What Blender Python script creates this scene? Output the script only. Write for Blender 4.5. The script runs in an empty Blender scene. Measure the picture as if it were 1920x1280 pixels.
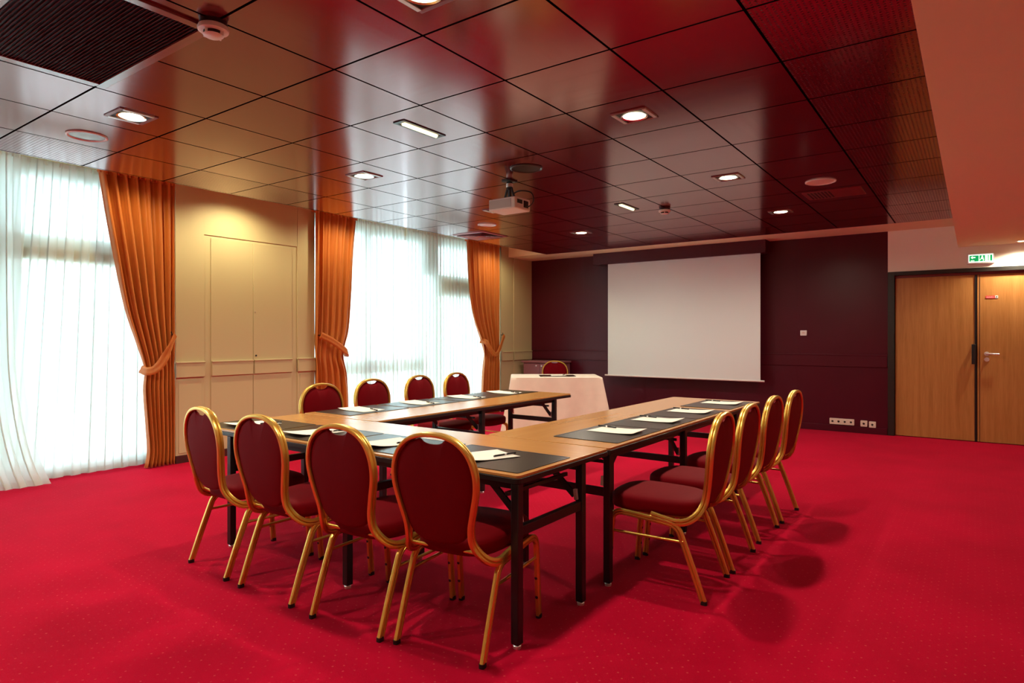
import bpy, bmesh, math, random
from mathutils import Vector, Matrix, Quaternion

random.seed(7)
SC = bpy.context.scene
COL = SC.collection
PI = math.pi

# ------------------------------------------------------------------ camera
CAM_Z = 1.30
cd = bpy.data.cameras.new('camera')
cd.sensor_width = 36.0
cd.lens = 1193.8 / 1920 * 36.0
cd.shift_y = -(640 - 629.8) / 1920
cd.clip_start = 0.05
cam = bpy.data.objects.new('camera', cd)
COL.objects.link(cam)
cam.location = (0, 0, CAM_Z)
cam.rotation_euler = (PI / 2, 0, math.radians(36.03))
SC.camera = cam

# ------------------------------------------------------------------ colour management
SC.view_settings.view_transform = 'Standard'
SC.view_settings.look = 'None'
SC.view_settings.gamma = 1
SC.view_settings.use_curve_mapping = False
SC.view_settings.exposure = 0.0

# ------------------------------------------------------------------ daylight
W = bpy.data.worlds.new('overcast_sky')
SC.world = W
W.use_nodes = True
bg = W.node_tree.nodes['Background']
bg.inputs[0].default_value = (0.68, 0.90, 1.0, 1)
bg.inputs[1].default_value = 7.2

def portal(y0, y1, z0, z1, x=-7.02):
    l = bpy.data.lights.new('window_portal', 'AREA')
    l.shape = 'RECTANGLE'
    l.size = z1 - z0
    l.size_y = y1 - y0
    l.cycles.is_portal = True
    o = bpy.data.objects.new('window_portal', l)
    COL.objects.link(o)
    o.location = (x, (y0 + y1) / 2, (z0 + z1) / 2)
    o.rotation_euler = (0, -PI / 2, 0)
portal(4.92, 8.70, 0.05, 2.8)
portal(-1.0, 3.2, 0.05, 2.8)

WARM = (1.0, 0.89, 0.70)
SPOT_W = 98.0
SOFFIT_W = 48.0

# ------------------------------------------------------------------ materials
def mat(name, color=(.5, .5, .5), rough=.5, metal=0.0, spec=.5, coat=0.0, coat_rough=.1, sheen=0.0,
        sheen_tint=None, emit=None, emit_s=0.0, ior=1.5, trans=0.0):
    m = bpy.data.materials.new(name)
    m.use_nodes = True
    b = m.node_tree.nodes['Principled BSDF']
    b.inputs['Base Color'].default_value = (*color, 1)
    b.inputs['Roughness'].default_value = rough
    b.inputs['Metallic'].default_value = metal
    b.inputs['Specular IOR Level'].default_value = spec
    b.inputs['IOR'].default_value = ior
    b.inputs['Coat Weight'].default_value = coat
    b.inputs['Coat Roughness'].default_value = coat_rough
    b.inputs['Sheen Weight'].default_value = sheen
    b.inputs['Transmission Weight'].default_value = trans
    if sheen_tint: b.inputs['Sheen Tint'].default_value = (*sheen_tint, 1)
    if emit:
        b.inputs['Emission Color'].default_value = (*emit, 1)
        b.inputs['Emission Strength'].default_value = emit_s
    return m

class NT:
    def __init__(s, m):
        s.t = m.node_tree; s.b = s.t.nodes.get('Principled BSDF')
    def n(s, typ, **k):
        x = s.t.nodes.new(typ)
        for a, v in k.items(): setattr(x, a, v)
        return x
    def link(s, a, b): s.t.links.new(a, b)
    def m(s, op, a, b=None, c=None):
        x = s.n('ShaderNodeMath', operation=op)
        for i, v in enumerate((a, b, c)):
            if v is None: continue
            if isinstance(v, (int, float)): x.inputs[i].default_value = v
            else: s.link(v, x.inputs[i])
        return x.outputs[0]
    def pos(s):
        c = s.n('ShaderNodeTexCoord')
        p = s.n('ShaderNodeSeparateXYZ'); s.link(c.outputs['Object'], p.inputs[0])
        return c.outputs['Object'], p.outputs
    def noise(s, vec, scale, detail=3, sc=None, rough=.5):
        if sc:
            mp = s.n('ShaderNodeMapping'); mp.inputs['Scale'].default_value = sc
            s.link(vec, mp.inputs[0]); vec = mp.outputs[0]
        x = s.n('ShaderNodeTexNoise'); x.inputs['Scale'].default_value = scale
        x.inputs['Detail'].default_value = detail; x.inputs['Roughness'].default_value = rough
        s.link(vec, x.inputs['Vector'])
        return x.outputs['Fac']
    def mix(s, f, a, b):
        x = s.n('ShaderNodeMix', data_type='RGBA')
        for sock, v in ((x.inputs[0], f), (x.inputs[6], a), (x.inputs[7], b)):
            if isinstance(v, (int, float)): sock.default_value = v
            elif isinstance(v, tuple): sock.default_value = (*v, 1)
            else: s.link(v, sock)
        return x.outputs[2]
    def ramp(s, f, lo, hi):
        x = s.n('ShaderNodeMapRange'); s.link(f, x.inputs[0])
        x.inputs[1].default_value = lo; x.inputs[2].default_value = hi
        return x.outputs[0]
    def bump(s, h, strength=.2, dist=.005):
        x = s.n('ShaderNodeBump'); x.inputs['Strength'].default_value = strength
        x.inputs['Distance'].default_value = dist
        s.link(h, x.inputs['Height']); s.link(x.outputs[0], s.b.inputs['Normal'])

M = {}
def simple(key, *a, **k): M[key] = mat(key, *a, **k)
simple('cream', (.56, .46, .26), .55)
simple('cream_plaster', (.90, .78, .50), .8)
simple('white_plaster', (.92, .86, .72), .8)
simple('plinth', (.05, .008, .008), .5)
simple('black_metal', (.008, .008, .009), .35)
simple('black_edge', (.012, .010, .010), .4)
simple('black_plastic', (.012, .012, .012), .4)
simple('chrome', (.85, .85, .85), .35, .8)
simple('steel', (.6, .58, .55), .35, 1.0)
simple('white_plastic', (.82, .80, .76), .4)
simple('grey_plastic', (.55, .54, .50), .45)
simple('window_frame', (.92, .94, .92), .4)
simple('roller_beige', (.85, .79, .60), .7)
simple('dark_recess', (.01, .006, .005), .6)
simple('reflector', (.9, .87, .8), .15, 1.0)
simple('lamp', (1, .9, .7), .5, emit=(1.0, .82, .55), emit_s=14)
simple('tube_lamp', (1, .95, .7), .5, emit=(1.0, .90, .48), emit_s=2.2)
simple('door_frame', (.016, .014, .010), .4)
simple('vent_maroon', (.20, .02, .025), .35)
simple('disc_pink', (.75, .55, .50), .5)
simple('sign_green', (.0, .35, .10), .4, emit=(.0, .42, .12), emit_s=.8)
simple('sign_white', (.9, .95, .9), .4, emit=(.75, 1.0, .8), emit_s=1.4)
simple('red_tag', (.75, .06, .06), .5)
simple('paper', (.86, .80, .70), .7)
simple('pen_black', (.008, .008, .010), .25)
simple('pen_clip', (.75, .75, .75), .3, .8)
simple('pavement', (.85, .86, .85), .9)
simple('hedge', (.30, .42, .36), .9)
simple('credenza', (.30, .12, .15), .35)

simple('gold', (.80, .50, .11), .30, .85)

def fabric(key, col, scale=700, rough=.75, sheen=.25, tint=(1, .3, .3), bump=.08):
    m = mat(key, col, rough, spec=.5, ior=1.3, sheen=sheen, sheen_tint=tint)
    t = NT(m); v, p = t.pos()
    n = t.noise(v, scale, 2)
    n2 = t.noise(v, 9, 3)
    c = t.mix(t.m('MULTIPLY', n2, .5), col, tuple(x * .7 for x in col))
    t.link(c, t.b.inputs['Base Color'])
    t.bump(n, bump, .002)
    return m
M['chair_fabric'] = fabric('chair_fabric', (.16, .0003, .003), sheen=.0, tint=(1, .12, .16))
M['chair_fabric'].node_tree.nodes['Principled BSDF'].inputs['Specular Tint'].default_value = (1, .28, .38, 1)
M['cloth'] = fabric('tablecloth', (.88, .76, .64), 900, .8, .1, (1, 1, 1), .1)
M['mat_leather'] = mat('mat_leather', (.024, .016, .010), .28, ior=1.4)
t = NT(M['mat_leather']); v, p = t.pos(); t.bump(t.noise(v, 500, 2), .08, .001)

def drape():
    m = mat('orange_drape', (.56, .15, .022), .55, sheen=.4, sheen_tint=(1, .55, .2))
    t = NT(m); v, p = t.pos()
    n = t.noise(v, 60, 3, (1, 1, .12))
    t.link(t.mix(n, (.62, .185, .022), (.46, .105, .016)), t.b.inputs['Base Color'])
    t.bump(t.noise(v, 380, 2), .12, .002)
    return m
M['drape'] = drape()

def sheer():
    m = bpy.data.materials.new('sheer_voile'); m.use_nodes = True
    nt = m.node_tree; nt.nodes.clear()
    o = nt.nodes.new('ShaderNodeOutputMaterial')
    tr = nt.nodes.new('ShaderNodeBsdfTransparent'); tr.inputs[0].default_value = (1, 1, 1, 1)
    tl = nt.nodes.new('ShaderNodeBsdfTranslucent'); tl.inputs[0].default_value = (.76, .82, .80, 1)
    df = nt.nodes.new('ShaderNodeBsdfDiffuse'); df.inputs[0].default_value = (.80, .80, .72, 1)
    m1 = nt.nodes.new('ShaderNodeMixShader'); m1.inputs[0].default_value = .45
    m2 = nt.nodes.new('ShaderNodeMixShader'); m2.inputs[0].default_value = .84
    nt.links.new(tl.outputs[0], m1.inputs[1]); nt.links.new(df.outputs[0], m1.inputs[2])
    nt.links.new(tr.outputs[0], m2.inputs[1]); nt.links.new(m1.outputs[0], m2.inputs[2])
    nt.links.new(m2.outputs[0], o.inputs[0])
    return m
M['sheer'] = sheer()

def glass():
    m = bpy.data.materials.new('window_glass'); m.use_nodes = True
    nt = m.node_tree; nt.nodes.clear()
    o = nt.nodes.new('ShaderNodeOutputMaterial')
    tr = nt.nodes.new('ShaderNodeBsdfTransparent'); tr.inputs[0].default_value = (.96, .98, .97, 1)
    gl = nt.nodes.new('ShaderNodeBsdfGlossy'); gl.inputs['Roughness'].default_value = .02
    mx = nt.nodes.new('ShaderNodeMixShader'); mx.inputs[0].default_value = .06
    nt.links.new(tr.outputs[0], mx.inputs[1]); nt.links.new(gl.outputs[0], mx.inputs[2])
    nt.links.new(mx.outputs[0], o.inputs[0])
    return m
M['glass'] = glass()

def wood(key, a, b, rough, axis, coat=0., scale=14, stretch=.05, spec=.5):
    m = mat(key, a, rough, coat=coat, coat_rough=.15, spec=spec)
    t = NT(m); v, p = t.pos()
    sc = [1, 1, 1]; sc[axis] = stretch
    n = t.noise(v, scale, 6, tuple(sc), .6)
    n2 = t.noise(v, scale * 6, 3, tuple(sc), .5)
    f = t.ramp(t.m('ADD', t.m('MULTIPLY', n, .7), t.m('MULTIPLY', n2, .3)), .35, .65)
    t.link(t.mix(f, a, b), t.b.inputs['Base Color'])
    return m
M['table_wood'] = wood('table_wood', (.58, .28, .082), (.51, .235, .066), .22, 0, coat=.25, spec=.5)
M['table_wood_y'] = wood('table_wood_y', (.58, .28, .082), (.51, .235, .066), .22, 1, coat=.25, spec=.5)
M['door_wood'] = wood('door_wood', (.52, .235, .065), (.38, .155, .035), .4, 2, scale=22)

def maroon_wall():
    m = mat('maroon_wall', (.065, .006, .018), .36, spec=.4, ior=1.42)
    t = NT(m); v, p = t.pos()
    n = t.noise(v, 3, 2)
    t.link(t.mix(n, (.080, .003, .013), (.066, .002, .010)), t.b.inputs['Base Color'])
    # vertical panel joints
    g = t.m('ABSOLUTE', t.m('SUBTRACT', t.m('FRACT', t.m('DIVIDE', t.m('ADD', p['X'], 6.63), 1.15)), .5))
    ln = t.m('GREATER_THAN', g, .4965)
    t.bump(t.m('MULTIPLY', ln, -1), .6, .004)
    return m
M['maroon'] = maroon_wall()

CEIL_Z, TILE, GX, GY = 2.66, .6228, -2.0233, 2.7181
def ceiling_mat():
    m = mat('mahogany_ceiling', (.11, .006, .008), .13, spec=.5, ior=2.6)
    m.node_tree.nodes['Principled BSDF'].inputs['Specular Tint'].default_value = (1, .58, .60, 1)
    t = NT(m); v, p = t.pos()
    ux = t.m('DIVIDE', t.m('SUBTRACT', p['X'], GX), TILE)
    uy = t.m('DIVIDE', t.m('SUBTRACT', p['Y'], GY), TILE)
    def edge(u):
        f = t.m('FRACT', u)
        return t.m('MINIMUM', f, t.m('SUBTRACT', 1.0, f))
    line = t.m('LESS_THAN', t.m('MINIMUM', edge(ux), edge(uy)), .0105)
    ix, iy = t.m('FLOOR', ux), t.m('FLOOR', uy)
    right = t.m('GREATER_THAN', ix, 1.5)
    def eq(a, k): return t.m('COMPARE', a, float(k), .1)
    left = t.m('MULTIPLY', eq(ix, -6), t.m('MAXIMUM', t.m('MAXIMUM', eq(iy, 0), eq(iy, 1)), eq(iy, -2)))
    perf = t.m('MAXIMUM', right, left)
    def cen(a): return t.m('SUBTRACT', t.m('FRACT', t.m('DIVIDE', a, .0222)), .5)
    cx, cy = cen(p['X']), cen(p['Y'])
    d2 = t.m('ADD', t.m('MULTIPLY', cx, cx), t.m('MULTIPLY', cy, cy))
    hole = t.m('MULTIPLY', t.m('MULTIPLY', t.m('LESS_THAN', d2, .06), .6), perf)
    dark = t.m('MAXIMUM', line, hole)
    par = t.m('MODULO', t.m('ADD', t.m('ADD', ix, iy), 40.0), 2.0)
    n = t.noise(v, 26, 4, (1, .06, 1)); n2 = t.noise(v, 26, 4, (.06, 1, 1))
    g = t.m('ADD', t.m('MULTIPLY', n, par), t.m('MULTIPLY', n2, t.m('SUBTRACT', 1.0, par)))
    wood_c = t.mix(g, (.130, .003, .006), (.100, .002, .005))
    t.link(t.mix(dark, wood_c, (.003, .001, .001)), t.b.inputs['Base Color'])
    t.link(t.m('ADD', t.m('MULTIPLY', dark, .6), t.m('ADD', t.m('MULTIPLY', g, .07), .12)), t.b.inputs['Roughness'])
    t.link(t.m('MULTIPLY', t.m('SUBTRACT', 1.0, dark), .5), t.b.inputs['Specular IOR Level'])
    return m
M['ceiling'] = ceiling_mat()

def carpet():
    m = mat('red_carpet', (.50, .004, .022), .95, spec=.04, sheen=.15, sheen_tint=(1, .15, .25))
    t = NT(m); v, p = t.pos()
    pitch = .062
    def cen(a, off=0.): return t.m('SUBTRACT', t.m('FRACT', t.m('ADD', t.m('DIVIDE', a, pitch), off)), .5)
    def dot(off):
        x, y = cen(p['X'], off), cen(p['Y'], off)
        return t.m('LESS_THAN', t.m('ADD', t.m('MULTIPLY', x, x), t.m('MULTIPLY', y, y)), .0045)
    dots = t.m('MAXIMUM', dot(0.), dot(.5))
    fade = t.ramp(t.noise(v, 40, 2), .42, .62)
    n = t.noise(v, 1.6, 4); n3 = t.noise(v, 420, 2)
    base = t.mix(t.ramp(n, .3, .7), (.56, .0005, .030), (.44, .0005, .021))
    base = t.mix(t.m('MULTIPLY', n3, .35), base, (.17, .0, .006))
    t.link(t.mix(t.m('MULTIPLY', t.m('MULTIPLY', dots, fade), .42), base, (.70, .12, .12)), t.b.inputs['Base Color'])
    t.bump(n3, .5, .004)
    return m
M['carpet'] = carpet()

# ------------------------------------------------------------------ mesh helpers
class MB:
    def __init__(s): s.v = []; s.f = []
    def add(s, vs, fs):
        o = len(s.v); s.v += [tuple(x) for x in vs]; s.f += [tuple(i + o for i in f) for f in fs]; return s
    def box(s, x0, x1, y0, y1, z0, z1):
        vs = [(x, y, z) for z in (z0, z1) for y in (y0, y1) for x in (x0, x1)]
        return s.add(vs, [(0, 2, 3, 1), (4, 5, 7, 6), (0, 1, 5, 4), (2, 6, 7, 3), (0, 4, 6, 2), (1, 3, 7, 5)])
    def bar(s, a, b, w, h=None, up=(0, 0, 1)):
        """square bar from a to b"""
        a, b = Vector(a), Vector(b); h = h or w
        t = (b - a).normalized(); u = Vector(up)
        if abs(t.dot(u)) > .95: u = Vector((1, 0, 0))
        r = t.cross(u).normalized(); u = r.cross(t).normalized()
        vs = [c + r * sx * w / 2 + u * sy * h / 2 for c in (a, b) for sx, sy in ((-1, -1), (1, -1), (1, 1), (-1, 1))]
        return s.add(vs, [(0, 1, 2, 3)[::-1], (4, 5, 6, 7), (0, 1, 5, 4), (1, 2, 6, 5), (2, 3, 7, 6), (3, 0, 4, 7)])
    def sweep(s, path, section, outs=None, out=(0, 0, 1), cap=True):
        """path pts, section 2D pts (a along side, b along out)"""
        P = [Vector(p) for p in path]; n = len(P); k = len(section); vs = []
        for i, p in enumerate(P):
            t = (P[min(i + 1, n - 1)] - P[max(i - 1, 0)]).normalized()
            o = Vector(outs[i]) if outs else Vector(out)
            o = (o - t * o.dot(t))
            o = o.normalized() if o.length > 1e-6 else t.orthogonal().normalized()
            q = t.cross(o).normalized()
            vs += [p + q * a + o * b for a, b in section]
        fs = [(i * k + j, i * k + (j + 1) % k, (i + 1) * k + (j + 1) % k, (i + 1) * k + j) for i in range(n - 1) for j in range(k)]
        if cap: fs += [tuple(range(k))[::-1], tuple((n - 1) * k + j for j in range(k))]
        return s.add(vs, fs)
    def tube(s, path, r, seg=10): return s.sweep(path, circ(r, seg), out=(.123, .27, .95))
    def lathe(s, prof, c=(0, 0, 0), seg=32, axis='z'):
        vs = []; k = len(prof)
        for i in range(seg):
            a = 2 * PI * i / seg
            for r, h in prof:
                p = (r * math.cos(a), r * math.sin(a), h)
                if axis == 'y': p = (p[0], h, p[1])
                if axis == 'x': p = (h, p[0], p[1])
                vs.append((p[0] + c[0], p[1] + c[1], p[2] + c[2]))
        fs = [(i * k + j, ((i + 1) % seg) * k + j, ((i + 1) % seg) * k + j + 1, i * k + j + 1) for i in range(seg) for j in range(k - 1)]
        return s.add(vs, fs)
    def prism(s, poly, z0, z1, f=lambda x, y, z: (x, y, z)):
        k = len(poly)
        vs = [f(x, y, z) for z in (z0, z1) for x, y in poly]
        fs = [tuple(range(k))[::-1], tuple(range(k, 2 * k))] + [(j, (j + 1) % k, k + (j + 1) % k, k + j) for j in range(k)]
        return s.add(vs, fs)
    def grid(s, fn, nu, nv):
        vs = [fn(i / nu, j / nv) for i in range(nu + 1) for j in range(nv + 1)]
        w = nv + 1
        return s.add(vs, [(i * w + j, (i + 1) * w + j, (i + 1) * w + j + 1, i * w + j + 1) for i in range(nu) for j in range(nv)])
    def build(s, name, m, parent=None, bevel=0, solid=0, smooth=True, angle=40, fix=True, loc=None, subd=0):
        me = bpy.data.meshes.new(name); me.from_pydata(s.v, [], s.f); me.update()
        if fix:
            bm = bmesh.new(); bm.from_mesh(me)
            bmesh.ops.remove_doubles(bm, verts=bm.verts, dist=1e-6)
            bmesh.ops.recalc_face_normals(bm, faces=bm.faces)
            bm.to_mesh(me); bm.free()
        if smooth:
            me.polygons.foreach_set('use_smooth', [True] * len(me.polygons))
            me.set_sharp_from_angle(angle=math.radians(angle))
        for mm in (m if isinstance(m, list) else [m]): me.materials.append(mm)
        o = bpy.data.objects.new(name, me); COL.objects.link(o)
        if parent: o.parent = parent
        if loc: o.location = loc
        if bevel:
            b = o.modifiers.new('bevel', 'BEVEL'); b.width = bevel; b.segments = 2; b.limit_method = 'ANGLE'
            b.harden_normals = False
        if solid:
            b = o.modifiers.new('solid', 'SOLIDIFY'); b.thickness = solid; b.offset = 0
        return o

def circ(r, seg=10, sy=1): return [(r * math.cos(2 * PI * i / seg), sy * r * math.sin(2 * PI * i / seg)) for i in range(seg)]
def rrect(x0, x1, y0, y1, r, n=5):
    out = []
    for cx, cy, a0 in ((x1 - r, y1 - r, 0), (x0 + r, y1 - r, 90), (x0 + r, y0 + r, 180), (x1 - r, y0 + r, 270)):
        for i in range(n + 1):
            a = math.radians(a0 + 90 * i / n); out.append((cx + r * math.cos(a), cy + r * math.sin(a)))
    return out
def catmull(pts, n=6):
    P = [Vector(p) for p in pts]; P = [2 * P[0] - P[1]] + P + [2 * P[-1] - P[-2]]; out = []
    for i in range(1, len(P) - 2):
        a, b, c, d = P[i - 1:i + 3]
        for k in range(n):
            t = k / n
            out.append(.5 * ((2 * b) + (c - a) * t + (2 * a - 5 * b + 4 * c - d) * t * t + (3 * b - a - 3 * c + d) * t ** 3))
    out.append(P[-2]); return out
def interp(tab, x):
    if x <= tab[0][0]: return tab[0][1]
    for (a, u), (b, w) in zip(tab, tab[1:]):
        if x <= b: return u + (w - u) * (x - a) / (b - a)
    return tab[-1][1]
def smoothtab(tab, x):
    i = 0
    while i < len(tab) - 2 and x > tab[i + 1][0]: i += 1
    (x1, y1), (x2, y2) = tab[i], tab[i + 1]
    x = min(max(x, tab[0][0]), tab[-1][0])
    y0 = tab[i - 1] if i > 0 else (2 * x1 - x2, 2 * y1 - y2)
    y3 = tab[i + 2] if i + 2 < len(tab) else (2 * x2 - x1, 2 * y2 - y1)
    m1 = (y2 - y0[1]) / (x2 - y0[0]); m2 = (y3[1] - y1) / (y3[0] - x1)
    h = x2 - x1; t = (x - x1) / h
    return (2*t**3-3*t*t+1)*y1 + (t**3-2*t*t+t)*h*m1 + (-2*t**3+3*t*t)*y2 + (t**3-t*t)*h*m2

def empty(name, loc=(0, 0, 0), rz=0.0):
    o = bpy.data.objects.new(name, None); COL.objects.link(o)
    o.empty_display_size = .1
    o.location = loc; o.rotation_euler = (0, 0, rz); return o
def tag(o, label=None, cat=None, group=None, kind=None):
    if label: o['label'] = label
    if cat: o['category'] = cat
    if group: o['group'] = group
    if kind: o['kind'] = kind
    return o
def struct(o, label=None):
    o['kind'] = 'structure'
    if label: o['label'] = label
    return o
def dup_tree(o, parent=None):
    c = o.copy(); COL.objects.link(c); c.parent = parent
    for ch in list(o.children): dup_tree(ch, c)
    return c

# ================================================================== SETTING
XL, YB, ZT = -6.57, 9.65, 2.92          # pier face, back wall, plaster above
XR, YF = 3.0, -3.0
struct(MB().box(-7.05, XR + .1, YF - .1, YB + .2, -.12, 0).build('floor', M['carpet'], smooth=False), 'crimson carpet with tiny pale dots')
struct(MB().box(-5.78, -.17, YF, 8.93, CEIL_Z, CEIL_Z + .03).build('ceiling', M['ceiling'], smooth=False), 'glossy dark red wooden ceiling tiles with black joints')
struct(MB().box(-7.05, XR + .1, YF - .1, YB + .2, ZT, ZT + .1).build('ceiling', M['cream_plaster'], smooth=False), 'cream plaster above the curtain recess')
struct(MB().box(-.17, XR, YF, YB, 2.40, ZT).build('ceiling', M['cream_plaster'], smooth=False), 'lower cream plaster ceiling over the door side')
struct(MB().box(XL, -.17, 8.93, YB, 2.67, ZT).build('ceiling', M['cream_plaster'], smooth=False), 'cream plaster beam along the maroon wall')
struct(MB().box(XR, XR + .1, YF, YB, 0, ZT).build('wall_right', M['cream_plaster'], smooth=False))
struct(MB().box(-7.05, XR + .1, YF - .1, YF, 0, ZT).build('wall_front', M['cream_plaster'], smooth=False))
# back wall: maroon part, cream part over and beyond the doors
struct(MB().box(-7.05, -.925, YB, YB + .15, 0, ZT).build('wall_back', M['maroon'], smooth=False), 'dark maroon panelled wall')
b = MB().box(-.925, XR, YB, YB + .15, 2.135, ZT).box(1.02, XR, YB, YB + .15, 0, 2.135)
struct(b.build('wall_back', M['white_plaster'], smooth=False), 'cream wall above the double door')
struct(MB().box(XL + .02, -.93, YB - .014, YB, .885, 1.05).box(XL + .02, -.93, YB - .02, YB, 1.035, 1.052).build('trim_1', M['maroon'], bevel=.003), 'maroon rail band on the back wall')
struct(MB().box(XL + .02, -.93, YB - .016, YB, 0, .085).build('baseboard_back', M['maroon'], bevel=.003))
struct(MB().box(-5.16, -2.40, 9.40, YB, 2.485, 2.67).build('trim_2', M['maroon'], bevel=.003), 'maroon pelmet box above the projection screen')

# door set
f = MB().box(-.925, -.85, YB - .02, YB + .12, 0, 2.135).box(-.85, .95, YB - .02, YB + .12, 2.085, 2.135).box(.95, 1.02, YB - .02, YB + .12, 0, 2.135)
struct(f.build('trim_3', M['door_frame'], bevel=.003), 'black frame of the double door')
struct(MB().box(-.85, .95, YB + .04, YB + .10, 2.055, 2.085).build('trim_4', M['vent_maroon']), 'reddish stop strip under the door head')
struct(MB().box(-.85, .95, YB + .11, YB + .15, 0, 2.085).build('wall_back', M['dark_recess'], smooth=False))
d1 = struct(MB().box(-.845, -.004, YB + .03, YB + .075, .008, 2.052).build('door_1', M['door_wood'], bevel=.002), 'left oak veneer door leaf')
MB().box(-.004, .016, YB + .022, YB + .05, .008, 2.052).build('edge_strip', M['black_edge'], d1)
ph = MB().box(-.035, .005, YB - .035, YB - .012, .955, 1.20).box(-.032, .002, YB - .02, YB + .03, .965, .99).box(-.032, .002, YB - .02, YB + .03, 1.165, 1.19)
tag(ph.build('pull_handle', M['black_plastic'], d1, bevel=.004), 'black pull handle')
d2 = struct(MB().box(.046, .945, YB + .03, YB + .075, .008, 2.052).box(.022, .046, YB + .03, YB + .07, .008, 2.052).build('door_2', M['door_wood'], bevel=.002), 'right oak veneer door leaf with chrome lever')
h = MB().lathe([(0, -.008), (.026, -.008), (.026, 0), (0, 0)], (.115, YB + .03, 1.085), 24, 'y')
h.tube([(.115, YB + .03, 1.085), (.115, YB - .018, 1.085), (.122, YB - .027, 1.085), (.235, YB - .027, 1.082)], .0095)
tag(h.build('door_handle', M['chrome'], d2), 'chrome lever handle')
h = MB().lathe([(0, -.008), (.026, -.008), (.026, 0), (0, 0)], (.115, YB + .03, 1.015), 24, 'y').lathe([(0, -.014), (.009, -.014), (.009, 0), (0, 0)], (.115, YB + .03, 1.018), 16, 'y')
tag(h.build('door_lock', M['chrome'], d2), 'chrome lock rose')
MB().box(.043, .048, YB + .028, YB + .032, .008, 2.052).build('meeting_edge', M['dark_recess'], d2)
# tag on the door
pl = MB().box(.105, .195, YB + .024, YB + .0302, 1.758, 1.79).build('door_sign', M['red_tag'], bevel=.001)
tag(pl, 'small red and white notice strip stuck on the right oak door', 'sign')
MB().box(.196, .225, YB + .024, YB + .0302, 1.758, 1.79).build('white_square', M['white_plastic'], pl, bevel=.001)
MB().lathe([(0, -.0012), (.0075, -.0012), (.0075, .001), (0, .001)], (.2105, YB + .0236, 1.774), 16, 'y').build('dark_dot', M['black_plastic'], pl)
tx = MB()
for k in range(9): tx.box(.115 + k * .0078, .1195 + k * .0078, YB + .0232, YB + .0242, 1.769, 1.777 + .003 * (k % 3 == 0))
tx.build('pale_lettering', M['disc_pink'], pl)

# exit sign
es = empty('exit_sign', (.055, YB - .02, 2.245))
MB().box(-.135, .135, -.025, .02, -.065, .065).build('sign_box', M['white_plastic'], es, bevel=.006)
MB().box(-.120, .120, -.0285, -.0245, -.048, .048).build('white_panel', M['sign_white'], es, bevel=.001)
gp = MB()
gp.box(-.112, -.020, -.031, -.028, -.036, .036).box(-.012, .078, -.031, -.028, -.036, .036).box(.092, .112, -.031, -.028, -.036, .036)
gp.build('green_panel', M['sign_green'], es)
ar, rf, dr_ = MB(), MB(), MB()
def flat(poly, m=rf, y0=-.0335, y1=-.0305): m.prism(poly, y0, y1, lambda x, y, z: (x, z, y))
# running figure, door and arrow
flat([(-.100, .012), (-.078, .030), (-.078, .018), (-.052, .018), (-.052, .006), (-.078, .006), (-.078, -.006)], ar)
flat([(-.098, -.030), (-.062, -.030), (-.062, -.022), (-.098, -.022)], ar)
flat([(.016 + .008 * math.cos(a * PI / 6), .024 + .008 * math.sin(a * PI / 6)) for a in range(12)])
flat([(.004, .012), (.020, .014), (.030, .000), (.020, -.004), (.034, -.014), (.028, -.034), (.020, -.032), (.024, -.016), (.006, -.006), (-.004, -.024), (-.011, -.020), (.004, .000)])
flat([(.042, -.034), (.070, -.034), (.070, .032), (.042, .032)], dr_)
ar.build('arrow_symbol', M['sign_white'], es)
rf.build('running_figure_symbol', M['sign_white'], es)
dr_.build('door_symbol', M['sign_white'], es)
tag(es, 'lit green and white running-man exit sign above the double door', 'exit sign')

# left side: piers, walls round the windows
def pier(y0, y1, name='wall_left'):
    return MB().box(-7.05, XL - .012, y0, y1, 0, ZT)
struct(pier(3.22, 4.906).build('wall_left', M['cream'], smooth=False), 'cream panelled pier between the windows')
struct(pier(8.72, YB).build('wall_left', M['cream'], smooth=False), 'cream panelled pier in the far corner')
def rail(mb, y0, y1, x=XL):
    # chair rail: board with top lip
    mb.box(x - .015, x + .022, y0, y1, .875, 1.022)
    mb.box(x - .015, x + .030, y0 - .002, y1 + .002, 1.020, 1.036)
for k, (y0, y1) in enumerate(((3.22, 3.52), (4.66, 4.906))):
    m_ = MB().box(XL - .02, XL, y0, y1, .078, ZT).box(XL - .02, XL + .006, y0 + .03, y1 - .03, .10, .845)
    struct(m_.build('trim_5', M['cream'], bevel=.003), 'cream upright board on the middle pier')
    m_ = MB(); rail(m_, y0, y1)
    struct(m_.build('trim_6', M['cream'], bevel=.003), 'cream chair rail on the middle pier')
struct(MB().box(XL - .02, XL - .004, 3.52, 4.66, 2.37, ZT).build('trim_7', M['cream'], bevel=.002), 'cream board above the cupboard')
m_ = MB().box(XL - .02, XL, 8.72, 9.05, .078, ZT).box(XL - .02, XL, 9.09, YB - .001, .078, 2.67)
struct(m_.build('trim_8', M['cream'], bevel=.003), 'cream boards on the corner pier')
m_ = MB(); rail(m_, 8.72, 9.05); rail(m_, 9.09, YB - .02)
struct(m_.build('trim_9', M['cream'], bevel=.003), 'cream chair rail on the corner pier')
struct(MB().box(XL - .02, XL + .004, 3.222, 4.904, 0, .078).box(XL - .02, XL + .004, 8.722, YB - .02, 0, .078).build('baseboard_left', M['plinth'], bevel=.002))
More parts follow.
